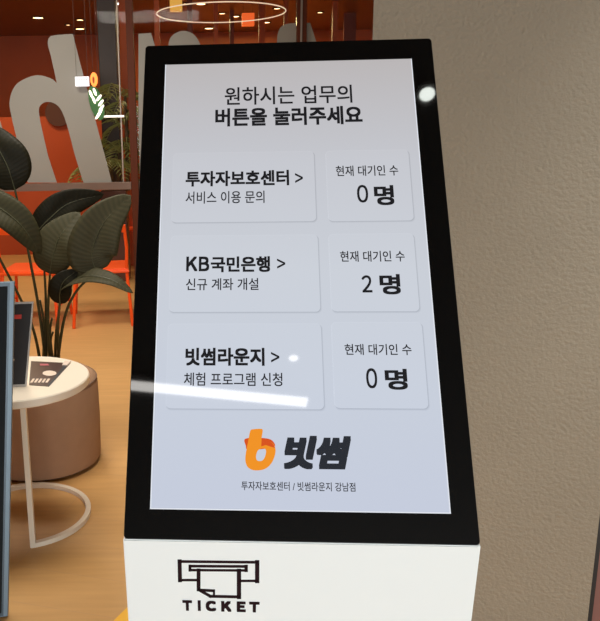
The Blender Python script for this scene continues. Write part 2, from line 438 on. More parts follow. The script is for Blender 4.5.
poly_mesh('logo_mark', [lp(*p) for p in cr2(stem, 5)], E_or, .0015, [[lp(*p) for p in cr2(hole, 5)]])
fl2 = [(277, 80), (296, 84), (308, 93), (314, 104), (300, 100), (288, 96), (276, 100)]
poly_mesh('logo_mark', [lp(*p) for p in fl2], E_dor, .0017)

# print on the white front
ang = math.atan(UND)
ux = Vector((1, 0, 0)); vx = Vector((0, -math.sin(ang), math.cos(ang))); wx = ux.cross(vx)   # wx points towards the viewer (-y)
BL = Matrix(((ux.x, vx.x, wx.x, 0), (ux.y, vx.y, wx.y, fy), (ux.z, vx.z, wx.z, fz), (0, 0, 0, 1)))
BW = KW @ BL; bn = (BW.to_3x3() @ Vector((0, 0, 1))).normalized(); b0 = BW @ Vector((0, 0, 0))
def buv(px, py):
    q = BW.inverted() @ on_plane(px, py, b0, bn); return q.x, q.y
def bp(x, y): return buv(160 + x * .2, 540 + y * .2)
bm = bmesh.new()
def stroke(a, b, wd=13):
    (x0, y0), (x1, y1) = a, b; L = math.hypot(x1 - x0, y1 - y0); dx, dy = (x1 - x0) / L, (y1 - y0) / L; h = wd * .6
    q = [(x0 - dx * h - dy * h, y0 - dy * h + dx * h), (x1 + dx * h - dy * h, y1 + dy * h + dx * h), (x1 + dx * h + dy * h, y1 + dy * h - dx * h), (x0 - dx * h + dy * h, y0 - dy * h - dx * h)]
    prism(bm, [bp(*p) for p in q], -.0003, .0004, BL)
for a, b, w in (((97, 107), (490, 111), 11), ((98, 107), (100, 200), 17), ((486, 111), (486, 204), 18), ((100, 200), (190, 200), 10), ((398, 204), (486, 204), 10),
                ((150, 130), (432, 132), 11), ((150, 150), (432, 152), 10), ((150, 130), (150, 150), 12), ((431, 132), (431, 151), 14),
                ((193, 152), (193, 246), 16), ((395, 154), (395, 284), 18), ((252, 281), (395, 284), 12),
                ((193, 248), (252, 281), 12), ((193, 248), (270, 252), 9), ((270, 252), (270, 280), 9), ((208, 254), (268, 256), 6)):
    stroke(a, b, w)
link('ticket_symbol', bm, M_print, kiosk)
l, r = buv(182.6, 606)[0], buv(259.8, 606)[0]; tp, bt = buv(221, 600.8)[1], buv(221, 611.2)[1]
for ch, xa, xb in (('Ｔ', 113, 161), ('Ｃ', 229, 281), ('Ｋ', 306, 357), ('Ｅ', 384, 429), ('Ｔ', 446, 498)):
    l = buv(160 + xa * .2, 606)[0]; r = buv(160 + xb * .2, 606)[0]
    link_flat('ticket_lettering', place_text(ch, l, r, bt, tp, .0006, BL, .078), M_print, kiosk, (BL.to_3x3() @ Vector((0, 0, 1))))
bm = bmesh.new(); l = buv(160 + 189 * .2, 606)[0]; r = buv(160 + 204 * .2, 606)[0]
prism(bm, [(l, bt), (r, bt), (r, tp), (l, tp)], -.0003, .0006, BL); link('ticket_lettering', bm, M_print, kiosk)
# printer slot lower on the front, below the frame
bm = bmesh.new(); prism(bm, rrect(-.09, .05, -.30, -.285, .005), -.001, .002, BL); link('ticket_slot', bm, M_port, kiosk)

# ------------------------------------------------------------------ setting
def struct(name, bm, m, parent=None):
    o = link(name, bm, m, parent)
    if not parent: o['kind'] = 'structure'
    return o
GY = 7.2; CEIL = 3.1; BACK = 13.0
bm = bmesh.new(); box(bm, -6, 5, -6.2, BACK + .1, -.1, 0); struct('floor', bm, M_floor)
bm = bmesh.new(); box(bm, -6, 5, -6.2, GY + .03, CEIL, CEIL + .1); struct('ceiling', bm, M_ceil)
bm = bmesh.new(); box(bm, -6, 5, GY + .03, BACK + .1, CEIL, CEIL + .1); struct('ceiling_inner', bm, M_darkceil)
bm = bmesh.new(); box(bm, -6.1, -6, -6.2, BACK + .1, 0, CEIL); struct('wall_left', bm, M_brownwall)
bm = bmesh.new(); box(bm, 5, 5.1, -6.2, BACK + .1, 0, CEIL); struct('wall_side', bm, M_lobbywall)
bm = bmesh.new(); box(bm, -6, 5, BACK, BACK + .1, 0, CEIL); struct('wall_back', bm, M_brownwall)
# rear wall behind the camera, with an opening made for the added fill light
bm = bmesh.new(); box(bm, -6, 5, -6.3, -6.2, 0, .1); box(bm, -6, 5, -6.3, -6.2, 2.3, CEIL); box(bm, -6, -1.4, -6.3, -6.2, .1, 2.3); box(bm, 3.6, 5, -6.3, -6.2, .1, 2.3)
struct('wall_front', bm, M_lobbywall)
# orange half-height wall behind the glass
bm = bmesh.new(); box(bm, -4.6, -.35, 9.6, 9.75, 0, 1.72); struct('wall_orange', bm, M_orange_wall)
# taupe stucco wall behind the kiosk
wl = at(372.5, 40, 2.1); wyaw = R(-20); dr = Vector((math.cos(wyaw), math.sin(wyaw), 0))
def hit_right(px, py):
    n = Vector((-dr.y, dr.x, 0)); return on_plane(px, py, wl, n)
wr = hit_right(594.5, 560); wlen = (Vector((wr.x, wr.y, 0)) - Vector((wl.x, wl.y, 0))).length
Mw = Matrix.Translation((wl.x, wl.y, 0)) @ Matrix.Rotation(wyaw, 4, 'Z')
bm = bmesh.new(); box(bm, 0, wlen, 0, .5, 0, CEIL, Mw); struct('wall_right', bm, M_stucco)
bm = bmesh.new(); box(bm, wlen, wlen + .012, .006, .07, 0, CEIL, Mw); struct('trim_1', bm, M_black)
bm = bmesh.new(); box(bm, wlen + .012, wlen + .9, .03, .45, 0, CEIL, Mw); struct('wall_beyond', bm, M_reddish)

# storefront glass
win = empty('window_1', (0, GY, 0)); win['kind'] = 'structure'
def gp(px, py): q = at(px, py, GY); return q.x, q.z
Mg = Matrix(((1, 0, 0, 0), (0, 0, -1, 0), (0, 1, 0, 0), (0, 0, 0, 1)))   # (u,v,w)->(x,z,-y) in window space
zbar1 = gp(60, 183)[1]; zbar0 = gp(60, 190.5)[1]
xp0 = gp(129.5, 120)[0]; xp1 = gp(136.5, 120)[0]; xq0 = gp(296.5, 20)[0]; xq1 = gp(306, 20)[0]
XE = 2.6
bm = bmesh.new(); box(bm, -4.2, xp0 - .003, -.04, .04, zbar0, zbar1, bevel=.004); box(bm, xp1 + .003, xq0 - .003, -.04, .04, zbar0, zbar1, bevel=.004); box(bm, xq1 + .003, XE, -.04, .04, zbar0, zbar1, bevel=.004); link('transom', bm, M_bar, win)
for a, b in ((xp0, xp1), (xq0, xq1), (-4.28, -4.2), (XE + .003, XE + .08)):
    bm = bmesh.new(); box(bm, a, b, -.05, .05, 0, CEIL - .002, bevel=.004); link('mullion', bm, M_post, win)
for px, y in ((119, 60), (300.5, 20)):
    x = gp(px, y)[0]; bm = bmesh.new()
    if px < 200: box(bm, x - .006, x + .006, -.02, .02, zbar1 + .002, CEIL - .002)
    else: box(bm, x - .008, x + .008, -.062, -.051, 0, CEIL - .002)
    link('steel_strip', bm, M_chrome, win)
for a, b in ((-4.2, xp0), (xp1, xq0), (xq1, XE)):
    bm = bmesh.new(); box(bm, a + .001, b - .001, -.003, .003, zbar1 + .001, CEIL - .002); link('glass_pane', bm, M_glass, win)
# frosted letters seen from behind
def letter(pts, n=5, sm=True):
    P = [gp(*p) for p in pts]
    if sm: P = cr2(P, n)
    cu = bpy.data.curves.new('t', 'CURVE'); cu.dimensions = '2D'; cu.fill_mode = 'BOTH'; cu.extrude = .002
    sp = cu.splines.new('POLY'); sp.points.add(len(P) - 1); sp.use_cyclic_u = True
    for p, q in zip(sp.points, P): p.co = (q[0], q[1], 0, 1)
    oo = bpy.data.objects.new('t', cu); C.objects.link(oo)
    me = bpy.data.meshes.new_from_object(oo.evaluated_get(bpy.context.evaluated_depsgraph_get()))
    b = bmesh.new(); b.from_mesh(me); bpy.data.objects.remove(oo); bpy.data.curves.remove(cu); bpy.data.meshes.remove(me)
    bmesh.ops.remove_doubles(b, verts=b.verts[:], dist=.0002)
    for v in b.verts: v.co = Mg @ Vector((v.co.x, v.co.y, .0075 + v.co.z))
    o = link('frosted_letter', b, M_frost, win); o['label'] = 'large pale frosted letter on the glass'
def seq(*segs):
    out = []
    for s in segs: out += s
    return out
def curve_open(pts, n=5):
    v = smooth_curve([(p[0], p[1], 0) for p in pts], n); return [(q.x, q.y) for q in v]
h = seq(curve_open([(57, 83), (51, 56), (48, 44), (50, 37), (58, 35), (73, 34)]), [(80, 62), (96, 122), (112, 182.5), (83.5, 182.5)],
        curve_open([(75, 155), (67, 125), (60, 108), (50, 102), (41, 105), (39.5, 116), (48, 155)]), [(57, 182.5), (28, 182.5)],
        curve_open([(21, 155), (12, 118), (10, 100), (17, 84), (35, 75.5), (50, 78), (57, 83)])[:-1])
letter(h, sm=False)
letter([(-40, 60), (-22, 60), (-6, 100), (9, 150), (17, 182.5), (-12, 182.5)], sm=False)
letter([(138.5, 34), (151, 33), (157, 52), (168, 110), (190, 182), (140, 182), (138.5, 120)], sm=False)
letter(seq(curve_open([(172, 60), (168.5, 46), (172, 36), (182, 31), (193, 34), (200, 44), (206, 62)]), [(236, 182), (204, 182)]), sm=False)
letter(seq(curve_open([(280, 62), (277, 42), (279, 30), (285, 24.5), (296, 23)]), [(296, 62), (296, 182), (296, 182.5), (292, 182)]), sm=False)
letter([(306.5, 23), (310, 23), (315.5, 40), (323, 62), (350, 182), (306.5, 182)], sm=False)

# grey column inside
a = at(100, 90, 8.0); b_ = at(118, 90, 8.0)
bm = bmesh.new(); box(bm, a.x, b_.x, 8.0, 8.25, 0, CEIL, bevel=.01); struct('trim_2', bm, M_greycol)
# timber slats inside
for i, (px, wpx, Y, m) in enumerate(((124, 9, 8.6, 'w'), (190, 5, 9.4, 'r'), (216, 4, 9.9, 'w'), (157, 5, 9.2, 'w'), (262, 6, 10.4, 'w'), (232, 4, 10.8, 'r'), (286, 4, 10, 'w'), (335, 5, 10.2, 'w'), (350, 12, 11.2, 'r'))):
    a = at(px - wpx / 2, 30, Y); b_ = at(px + wpx / 2, 30, Y)
    bm = bmesh.new(); box(bm, a.x, b_.x, Y, Y + .06, 0, CEIL)
    struct('trim_%d' % (i + 3), bm, M_brownwall if m == 'w' else M_slat)

# ------------------------------------------------------------------ side table
TC = Vector((-.664, 2.71, 0)); TR, TZ = .276, .575
tb = empty('side_table', TC, 0, label='round cream side table on a curved tube base at left', cat='table')
bm = bmesh.new(); e = .004
lathe(bm, [(0, TZ - .032), (TR - .004, TZ - .032), (TR, TZ - .028), (TR, TZ - e), (TR - e, TZ), (0, TZ)], seg=96); link('tabletop', bm, M_tabletop, tb, True)
BR = .246; a0 = R(-74)
lx, ly = BR * math.cos(a0), BR * math.sin(a0)
bm = bmesh.new(); h_ = .010; N = 60; rings = []
for i in range(N + 1):
    a = a0 + (R(328)) * i / N - 0
    ring = []
    for rr, zz in ((BR - h_, .0), (BR + h_, .0), (BR + h_, .018), (BR - h_, .018)):
        ring.append(bm.verts.new((rr * math.cos(a), rr * math.sin(a), zz)))
    rings.append(ring)
for i in range(N):
    for k in range(4): bm.faces.new((rings[i][k], rings[i][(k + 1) % 4], rings[i + 1][(k + 1) % 4], rings[i + 1][k]))
bm.faces.new(rings[0][::-1]); bm.faces.new(rings[-1]); link('base_ring', bm, M_table, tb)
for a in (a0 + R(2), a0 + R(326)):
    x, y = BR * math.cos(a), BR * math.sin(a)
    bm = bmesh.new(); box(bm, x - .010, x + .010, y - .009, y + .009, .0, TZ - .032, bevel=.001); link('leg', bm, M_table, tb)

# ------------------------------------------------------------------ ottoman
PC = Vector((-.694, 3.245, 0)); PR = .267
pf = empty('round_ottoman', PC, 0, label='taupe upholstered drum ottoman on the floor behind the side table', cat='ottoman')
bm = bmesh.new(); lathe(bm, [(0, .012), (PR - .014, .012), (PR - .004, .016), (PR, .03), (PR + .003, .2), (PR, .37), (PR - .008, .395), (PR - .03, .412), (PR - .1, .42), (0, .424)], seg=96); link('cushion', bm, M_pouf, pf, True)
bm = bmesh.new(); lathe(bm, [(0, 0), (PR - .03, 0), (PR - .03, .012), (0, .012)], seg=64); link('plinth', bm, M_black, pf, True)
bm = bmesh.new(); tube(bm, [((PR - .005) * math.cos(2 * math.pi * i / 72), (PR - .005) * math.sin(2 * math.pi * i / 72), .392) for i in range(73)], .004, 6, False); link('piping', bm, M_piping, pf, True)

# ------------------------------------------------------------------ generic slab from four world corners
def slab4(bm, q, th, base, inset=0, lift=0, flip=False):
    q = [Vector(p) - base for p in q]
    n = (q[1] - q[0]).cross(q[3] - q[0]).normalized()
    if flip: n = -n
    c = sum(q, Vector()) / 4
    if inset:
        q = [p + (c - p).normalized() * inset * 1.41 for p in q]
    a = [bm.verts.new(p + n * lift) for p in q]; b = [bm.verts.new(p + n * (lift - th)) for p in q]
    bm.faces.new(a); bm.faces.new(b[::-1])
    for i in range(4): bm.faces.new((a[i], b[i], b[(i + 1) % 4], a[(i + 1) % 4]))
    return n

# display frame on table (dark face, pale frame)
bR = atz(26.3, 386.5, TZ + .001); tR = at(33.5, 301.5, bR.y + .075); bLf = Vector((bR.x - .20, bR.y - .012, TZ + .001)); tL = tR + (bLf - bR)
base = (bR + bLf) / 2; base.z = TZ + .001
tf = empty('tabletop_display', base, 0, label='black display stand with thin pale frame standing on the side table', cat='display stand')
bm = bmesh.new(); n = slab4(bm, [bLf, bR, tR, tL], .010, base); link('frame', bm, M_cardframe, tf)
bm = bmesh.new(); slab4(bm, [bLf, bR, tR, tL], .002, base, .007, .0012); link('face', bm, M_card, tf)
def on4(s, t): return bLf.lerp(bR, s).lerp(tL.lerp(tR, s), t) 
bm = bmesh.new(); slab4(bm, [on4(.68, .80), on4(.81, .80), on4(.81, .85), on4(.68, .85)], .001, base, 0, .0025); link('red_lettering', bm, M_red, tf)
bm = bmesh.new(); slab4(bm, [on4(.70, .31), on4(.745, .31), on4(.745, .33), on4(.70, .33)], .001, base, 0, .0025); link('small_print', bm, M_flyerw, tf)
bm = bmesh.new(); m0 = (on4(.5, .6) - base); tube(bm, [m0 + Vector((0, .012, 0)), Vector((m0.x, m0.y + .065, .005))], .005, 8); link('rear_strut', bm, M_cardframe, tf)

# leaflet on the table
zt_ = TZ + .0016
q = [atz(29, 384.8, zt_), atz(49, 386.3, zt_), atz(70.5, 363, zt_), atz(31, 361, zt_)]
base = sum(q, Vector()) / 4; base.z = TZ
fl = empty('leaflet', base, 0, label='dark brown printed leaflet lying flat on the side table', cat='leaflet')
bm = bmesh.new(); slab4(bm, q, .0012, base); link('sheet', bm, M_flyer, fl)
def quad_px(pts, th=.0004, lift=.0003, m=M_flyerw, name='print'):
    b = bmesh.new(); P = [atz(x, y, zt_ + .0004) - base for x, y in pts]
    a = [b.verts.new(p + Vector((0, 0, lift))) for p in P]; c = [b.verts.new(p) for p in P]
    b.faces.new(a); b.faces.new(c[::-1]); k = len(P)
    for i in range(k): b.faces.new((a[i], c[i], c[(i + 1) % k], a[(i + 1) % k]))
    return link(name, b, m, fl)
quad_px([(49.5 + 7 * math.cos(t * math.pi / 8), 373.2 + 2.6 * math.sin(t * math.pi / 8)) for t in range(16)], name='oval_print')
for i in range(5):
    x = 30 + i * 3.8; quad_px([(x, 382.5), (x + 2.3, 382.6), (x + 5, 378.7), (x + 2.8, 378.6)], name='stripe_print')
quad_px([(40, 365.5), (49, 365.5), (48.2, 363.8), (39.8, 363.8)], m=M_flyerp, name='heading_print')
quad_px([(49.5, 385.5), (47.5, 385.4), (64, 366), (66.5, 366)], m=M_silverd, name='edge_print')
q2 = [atz(62, 366.2, zt_), atz(67, 366.4, zt_), atz(71, 362.4, zt_), atz(65, 362, zt_)]
b2 = sum(q2, Vector()) / 4; b2.z = TZ + .0018
bm = bmesh.new(); slab4(bm, [p + Vector((0, 0, .006)) for p in q2], .005, b2); o = link('paper_clip_stand', bm, M_flyerw); o.location = b2
o.name = 'leaflet_weight'; tag(o, 'small pale block holding the far corner of the brown leaflet', 'paperweight')

# ------------------------------------------------------------------ floor-standing board at the left edge
bR = atz(8.0, 616.5, .004); tR = at(14.6, 281.2, bR.y + .17); dL = Vector((-.56, -.10, 0)); bLf = bR + dL; tL = tR + dL
base = (bR + bLf) / 2; base.z = 0
sb = empty('standing_board', base, 0, label='dark poster board with bluish silver frame leaning back at the left edge', cat='sign board')
bm = bmesh.new(); slab4(bm, [bLf, bR, tR, tL], .028, base); bmesh.ops.bevel(bm, geom=bm.edges[:], offset=.002, segments=1, affect='EDGES'); fr_ = link('frame', bm, M_silver, sb)
def ins(a, l_, r_, t_, b__):
    w = (bR - bLf).normalized(); hgt = (tR - bR).normalized()
    return [bLf + w * l_ + hgt * b__, bR - w * r_ + hgt * b__, tR - w * r_ - hgt * t_, tL + w * l_ - hgt * t_]
bm = bmesh.new(); slab4(bm, ins(0, .014, .014, .004, .004), .002, base, 0, .0012); link('frame_lip', bm, M_silverd, sb)
bm = bmesh.new(); slab4(bm, ins(0, .020, .020, .014, .014), .002, base, 0, .0022); link('panel', bm, M_board, sb)
m0 = (tR + tL) / 2 * .8 + (bR + bLf) / 2 * .2 - base
bm = bmesh.new(); tube(bm, [m0 + Vector((0, .04, 0)), Vector((m0.x, m0.y + .18, .012))], .012, 10); link('support_leg', bm, M_silver, sb)

# ------------------------------------------------------------------ yellow floor sticker
q = [atz(112.5, 622, .001), atz(129, 606, .001), atz(143, 612, .001), atz(133, 640, .001)]
base = sum(q, Vector()) / 4; base.z = 0
bm = bmesh.new(); slab4(bm, [Vector((p.x, p.y, .0012)) for p in q], .0012, base); o = link('floor_sticker', bm, M_yellow); o.location = base
tag(o, 'yellow sticker on the wooden floor just left of the kiosk', 'floor sticker')

# ------------------------------------------------------------------ broad-leaved plant
PB = at(50, 352, 3.74); PB = Vector((PB.x, 3.74, 0))
plant = empty('potted_plant', PB, 0, label='tall potted plant with large dark paddle leaves behind the side table', cat='plant')
bm = bmesh.new(); lathe(bm, [(0, 0), (.075, 0), (.098, .27), (.1, .285), (.09, .285), (.087, .265), (0, .262)], seg=40); link('pot', bm, M_pot, plant, True)
bm = bmesh.new(); lathe(bm, [(0, .26), (.086, .268), (.05, .274), (0, .276)], seg=24); link('soil', bm, M_soil, plant, True)
def leaf(mid, width, m, face=(0, -1, .35), fold=.25, shape=1.0, tipw=.0, seg=22, stalk=None):
    c = smooth_curve(mid, 8); n = len(c) - 1
    bm = bmesh.new(); lay = bm.loops.layers.uv.new('UVMap'); face = Vector(face).normalized()
    L = sum((c[i + 1] - c[i]).length for i in range(n)); K = 5; rows = []
    for i, p in enumerate(c):
        t = i / n; d = (c[min(i + 1, n)] - c[max(i - 1, 0)]).normalized()
        s = d.cross(face).normalized(); nn = s.cross(d).normalized()
        prof_ = (math.sin(math.pi * min(1, max(0, t)) ** shape)) ** .62 if 0 < t < 1 else 0
        w = width * prof_ + .0005
        row = []
        for k in range(-K, K + 1):
            x = k / K
            zz = fold * w * (abs(x) ** 1.0 - .45 * x * x * 1.4) + .03 * w * math.sin(9 * t + 4 * x)
            row.append((bm.verts.new(p - PB + s * (x * w) + nn * zz), x, t * L / .3))
        rows.append(row)
    for i in range(n):
        for k in range(2 * K):
            vs = [rows[i][k], rows[i][k + 1], rows[i + 1][k + 1], rows[i + 1][k]]
            f = bm.faces.new([v[0] for v in vs])
            for lp_, v in zip(f.loops, vs): lp_[lay].uv = (v[1] * width / .3, v[2])
    me = bpy.data.meshes.new('leaf')
    for f in bm.faces: f.smooth = True
    bm.to_mesh(me); bm.free(); me.materials.append(m)
    o = bpy.data.objects.new('leaf', me); C.objects.link(o); o.parent = plant
    md = o.modifiers.new('t', 'SOLIDIFY'); md.thickness = .0015
    b = bmesh.new(); tube(b, [p - PB + face * .0005 for p in c[:-2]], .0035, 6, True, .001); link('midrib', b, M_rib, o, True)
    if stalk:
        b = bmesh.new(); tube(b, [q - PB for q in smooth_curve(stalk, 6)], .0085, 8, True, .005); link('stem', b, M_stem, plant, True)
    return o
P3 = at
soil = lambda dx, dy: PB + Vector((dx, dy, .27))
leaf([P3(15, 190, 3.62), P3(8, 168, 3.60), P3(-2, 148, 3.6), P3(-16, 124, 3.65)], .115, M_leafd, (.25, -1, .1), .3, .8, stalk=[soil(-.02, -.01), P3(39, 310, 3.69), P3(29, 255, 3.66), P3(20, 212, 3.63), P3(15, 190, 3.62)])
leaf([P3(-34, 192, 3.45), P3(-8, 203, 3.45), P3(20, 224, 3.45), P3(41, 254, 3.48)], .078, M_leaf, (.1, -1, .6), .3, 1.0, stalk=[soil(-.04, -.03), P3(30, 320, 3.62), P3(-10, 240, 3.5), P3(-34, 192, 3.45)])
leaf([P3(35, 234, 3.72), P3(50, 218, 3.74), P3(70, 203, 3.76), P3(104, 194, 3.80)], .082, M_leafd, (-.1, -1, -.1), .3, .8)
leaf([P3(96, 272, 3.50), P3(92, 252, 3.50), P3(104, 222, 3.52), P3(131, 195, 3.56)], .118, M_leafg, (.1, -1, .2), .22, .72, stalk=[soil(.03, -.03), P3(64, 320, 3.64), P3(76, 292, 3.56), P3(96, 272, 3.50)])
leaf([P3(50, 274, 3.60), P3(53, 256, 3.60), P3(60, 236, 3.62), P3(80, 212, 3.68)], .108, M_leafg, (-.2, -1, .3), .26, .8, stalk=[soil(.0, -.02), P3(48, 320, 3.66), P3(49, 290, 3.62), P3(50, 274, 3.60)])
leaf([P3(60, 302, 3.56), P3(64, 284, 3.52), P3(88, 276, 3.46), P3(112, 280, 3.42), P3(133, 293, 3.40)], .062, M_leafg, (.05, -.55, 1), .22, .62, stalk=[soil(.02, .0), P3(56, 335, 3.66), P3(60, 302, 3.56)])
leaf([P3(60, 304, 3.50), P3(60, 292, 3.48), P3(64, 281, 3.48), P3(78, 270, 3.5)], .058, M_leafd, (-.1, -1, .1), .3, .8, stalk=[soil(.04, .01), P3(58, 328, 3.62), P3(60, 304, 3.50)])
for a, b, c_ in ((44, 262, -.03), (40, 300, -.045), (52, 318, .01), (53, 332, .0)):
    bm = bmesh.new(); tube(bm, [q - PB for q in smooth_curve([soil(c_, .02), P3((a + 48) / 2, (b + 352) / 2, 3.7), P3(a, b, 3.68)], 6)], .009, 8, True, .005); link('stem', bm, M_stem, plant, True)

# ------------------------------------------------------------------ orange chairs
def make_chair():
    root = empty('orange_chair', (0, 0, 0))
    bm = bmesh.new(); box(bm, -.21, .21, -.21, .21, .438, .452, bevel=.006); link('seat', bm, M_orange, root)
    bm = bmesh.new(); tube(bm, [(-.21, -.21, .43), (.21, -.21, .43), (.21, .21, .43), (-.21, .21, .43), (-.21, -.21, .43)], .013, 8); link('seat_frame', bm, M_orange, root, True)
    for sx in (-1, 1):
        bm = bmesh.new(); tube(bm, [(sx * .2, -.19, .43), (sx * .235, -.25, 0)], .013, 8); link('leg', bm, M_orange, root, True)
        bm = bmesh.new(); tube(bm, [(sx * .2, .19, .43), (sx * .23, .27, 0)], .013, 8); link('leg', bm, M_orange, root, True)
        bm = bmesh.new(); tube(bm, [(sx * .2, .19, .43), (sx * .205, .24, .62), (sx * .19, .28, .80)], .013, 8); link('back_post', bm, M_orange, root, True)
        bm = bmesh.new(); tube(bm, [(sx * .222, -.228, .16), (sx * .22, .245, .16)], .009, 8); link('stretcher', bm, M_orange, root, True)
    bm = bmesh.new()
    pts = [Vector((.2 * s, .265 + .03 * (1 - s * s), 0)) for s in [i / 6 - 1 for i in range(13)]]
    for z0, z1 in ((.745, .80),):
        a = [bm.verts.new((p.x, p.y, z0)) for p in pts]; b = [bm.verts.new((p.x, p.y + .02, z1)) for p in pts]
        a2 = [bm.verts.new((p.x, p.y + .012, z0)) for p in pts]; b2 = [bm.verts.new((p.x, p.y + .032, z1)) for p in pts]
        for i in range(12):
            bm.faces.new((a[i], a[i + 1], b[i + 1], b[i])); bm.faces.new((a2[i + 1], a2[i], b2[i], b2[i + 1]))
            bm.faces.new((a[i + 1], a[i], a2[i], a2[i + 1])); bm.faces.new((b[i], b[i + 1], b2[i + 1], b2[i]))
        bm.faces.new((a[0], b[0], b2[0], a2[0])); bm.faces.new((a[-1], a2[-1], b2[-1], b[-1]))
    link('backrest', bm, M_orange, root, True)
    return root
proto = make_chair()
def copy_tree(o, parent=None):
    c = o.copy(); C.objects.link(c)
    if parent: c.parent = parent
    for ch in [x for x in o.children]: copy_tree(ch, c)
    return c
spots = [((103, 306), 5.98, R(186), 'orange metal chair nearest the kiosk, seen under the plant leaves'),
         ((36, 300), 5.95, R(177), 'orange metal chair behind the stems of the broad-leaved plant'),
         ((-33, 300), 6.0, R(165), 'orange metal chair partly cut by the left edge of the photo'),
         ((122, 290), 8.6, R(20), 'orange metal chair deepest inside, beyond the glass beside the dark post')]
for i, ((px, py), Y, rz, lab) in enumerate(spots):
    o = proto if i == 0 else copy_tree(proto)
    p = at(px, py, Y); o.location = (p.x, Y, 0); o.rotation_euler = (0, 0, rz)
    tag(o, lab, 'chair', 'orange chairs in the lounge')

# ------------------------------------------------------------------ palm inside
pp = at(113, 160, 7.75); PLX = pp.x
palm = empty('potted_palm', (PLX, 7.75, 0), 0, label='feathery palm in a tall brown planter behind the glass', cat='plant')
bm = bmesh.new(); box(bm, -.13, .13, -.13, .13, 0, .93, bevel=.01); link('planter', bm, M_planter, palm)
bm = bmesh.new(); tube(bm, [(0, 0, .92), (-.02, 0, 1.05), (-.03, 0, 1.2)], .02, 8); tube(bm, [(.03, 0, .92), (.05, 0, 1.1), (.07, .02, 1.3)], .016, 8); link('trunk', bm, M_trunk, palm, True)
def frond(p0, az, L, rise, droop, nl=16, parent=palm):
    bm = bmesh.new(); d = Vector((math.cos(az), math.sin(az), 0)); pts = []
    for i in range(nl + 1):
        t = i / nl; pts.append(Vector(p0) + d * (L * t) + Vector((0, 0, rise * t - droop * t * t)))
    tube(bm, pts, .006, 5, True, .002)
    s = d.cross(Vector((0, 0, 1)))
    for i in range(2, nl + 1):
        t = i / nl; ll = .17 * math.sin(math.pi * (.15 + .8 * t)) + .03
        for sg in (-1, 1):
            tip = pts[i] + (s * sg * .75 + d * .6 + Vector((0, 0, -.35))).normalized() * ll
            m_ = pts[i].lerp(tip, .4) + Vector((0, 0, .012)); wv = d * .016
            a, b, c, e_ = (bm.verts.new(q) for q in (pts[i] - wv * .3, m_ - wv, tip, m_ + wv))
            bm.faces.new((a, b, c, e_))
    link('frond', bm, M_frond, parent)
random.seed(3)
for i in range(9):
    frond((-.03, 0, 1.2), i * 2 * math.pi / 9 + .3, .34 + .08 * random.random(), .16 + .14 * random.random(), .34 + .1 * random.random(), 12)
for i in range(11):
    frond((.07, .02, 1.3 + .25 * (i % 3)), i * 2 * math.pi / 11, .34 + .12 * random.random(), .5 + .2 * random.random(), .5 + .2 * random.random(), 14)
bm = bmesh.new(); tube(bm, [(.14, .0, .92), (.15, .0, 1.5), (.145, 0, 1.85)], .022, 8, True, .014); link('trunk', bm, M_trunk, palm, True)
for i in range(9):
    frond((.145, 0, 1.3 + .07 * i), i * 2.4, .2 + .06 * random.random(), .12, .3, 10)

# ------------------------------------------------------------------ hanging lit ornament and signs
def cords(bm, xs, y, z0):
    for x in xs: tube(bm, [(x, y, z0), (x, y, CEIL)], .0015, 5)
Yo = 7.1
def hp(px, py): q = at(px, py, Yo); return Vector((q.x, Yo, q.z))
c0 = hp(94, 100)
orn = empty('hanging_ornament', c0, 0, label='lit ornament with orange oval top and green and white striped body hanging before the glass', cat='ornament')
def oval(c, rx, rz, tilt, y0=-.01, y1=.01):
    b = bmesh.new(); q = c - c0
    f = [(rx * math.cos(t * math.pi / 12), rz * math.sin(t * math.pi / 12)) for t in range(24)]
    M = Matrix.Translation(q) @ Matrix.Rotation(tilt, 4, 'Y') @ Mg
    prism(b, f, y0, y1, M); return b
link('orange_oval', oval(hp(94, 79.5), .033, .062, 0), M_neono, orn)
link('oval_centre', oval(hp(93.6, 80), .010, .030, 0, -.008, .013), M_orange_wall, orn)
link('green_body', oval(hp(96.5, 103), .062, .155, R(-14), -.012, .008), M_green, orn)
for px, py in ((91, 94), (95, 92), (99, 98), (101, 103), (101.5, 108), (100, 112.5), (98, 116), (94, 100)):
    link('white_stripe', oval(hp(px, py), .012, .036, R(40 if px > 96 else -20), -.006, .016), M_neonw, orn)
bm = bmesh.new(); cords(bm, [0], 0, .27); 
for v in bm.verts:
    if v.co.z > 1: v.co.z = CEIL - c0.z
link('cord', bm, M_trimring, orn)
def hung_box(name, x0, x1, y0, y1, Y, m, label, cat, dep=.03, lines=False):
    a = at(x0, y1, Y); b = at(x1, y0, Y); base = Vector(((a.x + b.x) / 2, Y, a.z))
    w = (b.x - a.x) / 2; h = b.z - a.z
    r = empty(name, base, 0, label=label, cat=cat)
    bm = bmesh.new(); box(bm, -w, w, -dep / 2, dep / 2, 0, h, bevel=.004); link('shade', bm, m, r)
    bm = bmesh.new()
    for x in (-w * .8, w * .8): tube(bm, [(x, 0, h - .002), (x, 0, CEIL - base.z)], .0015, 5)
    link('cord', bm, M_trimring, r)
    return r, w, h
hung_box('hanging_tube_lamp', 97, 124, 115.2, 117.6, 7.12, M_neonw, 'horizontal white light tube hanging beside the striped ornament', 'lamp', .012)
r, w, h = hung_box('hanging_sign', 75.5, 89, 76.5, 86.5, 7.12, M_signw, 'small lit white sign hanging left of the orange oval', 'sign', .02)
bm = bmesh.new()
for z in (.3, .62):
    for i in range(5): box(bm, -w * .8 + i * w * .33, -w * .8 + i * w * .33 + w * .2, -.0112, -.0102, h * z, h * (z + .09))
link('faint_marks', bm, M_greycol, r)
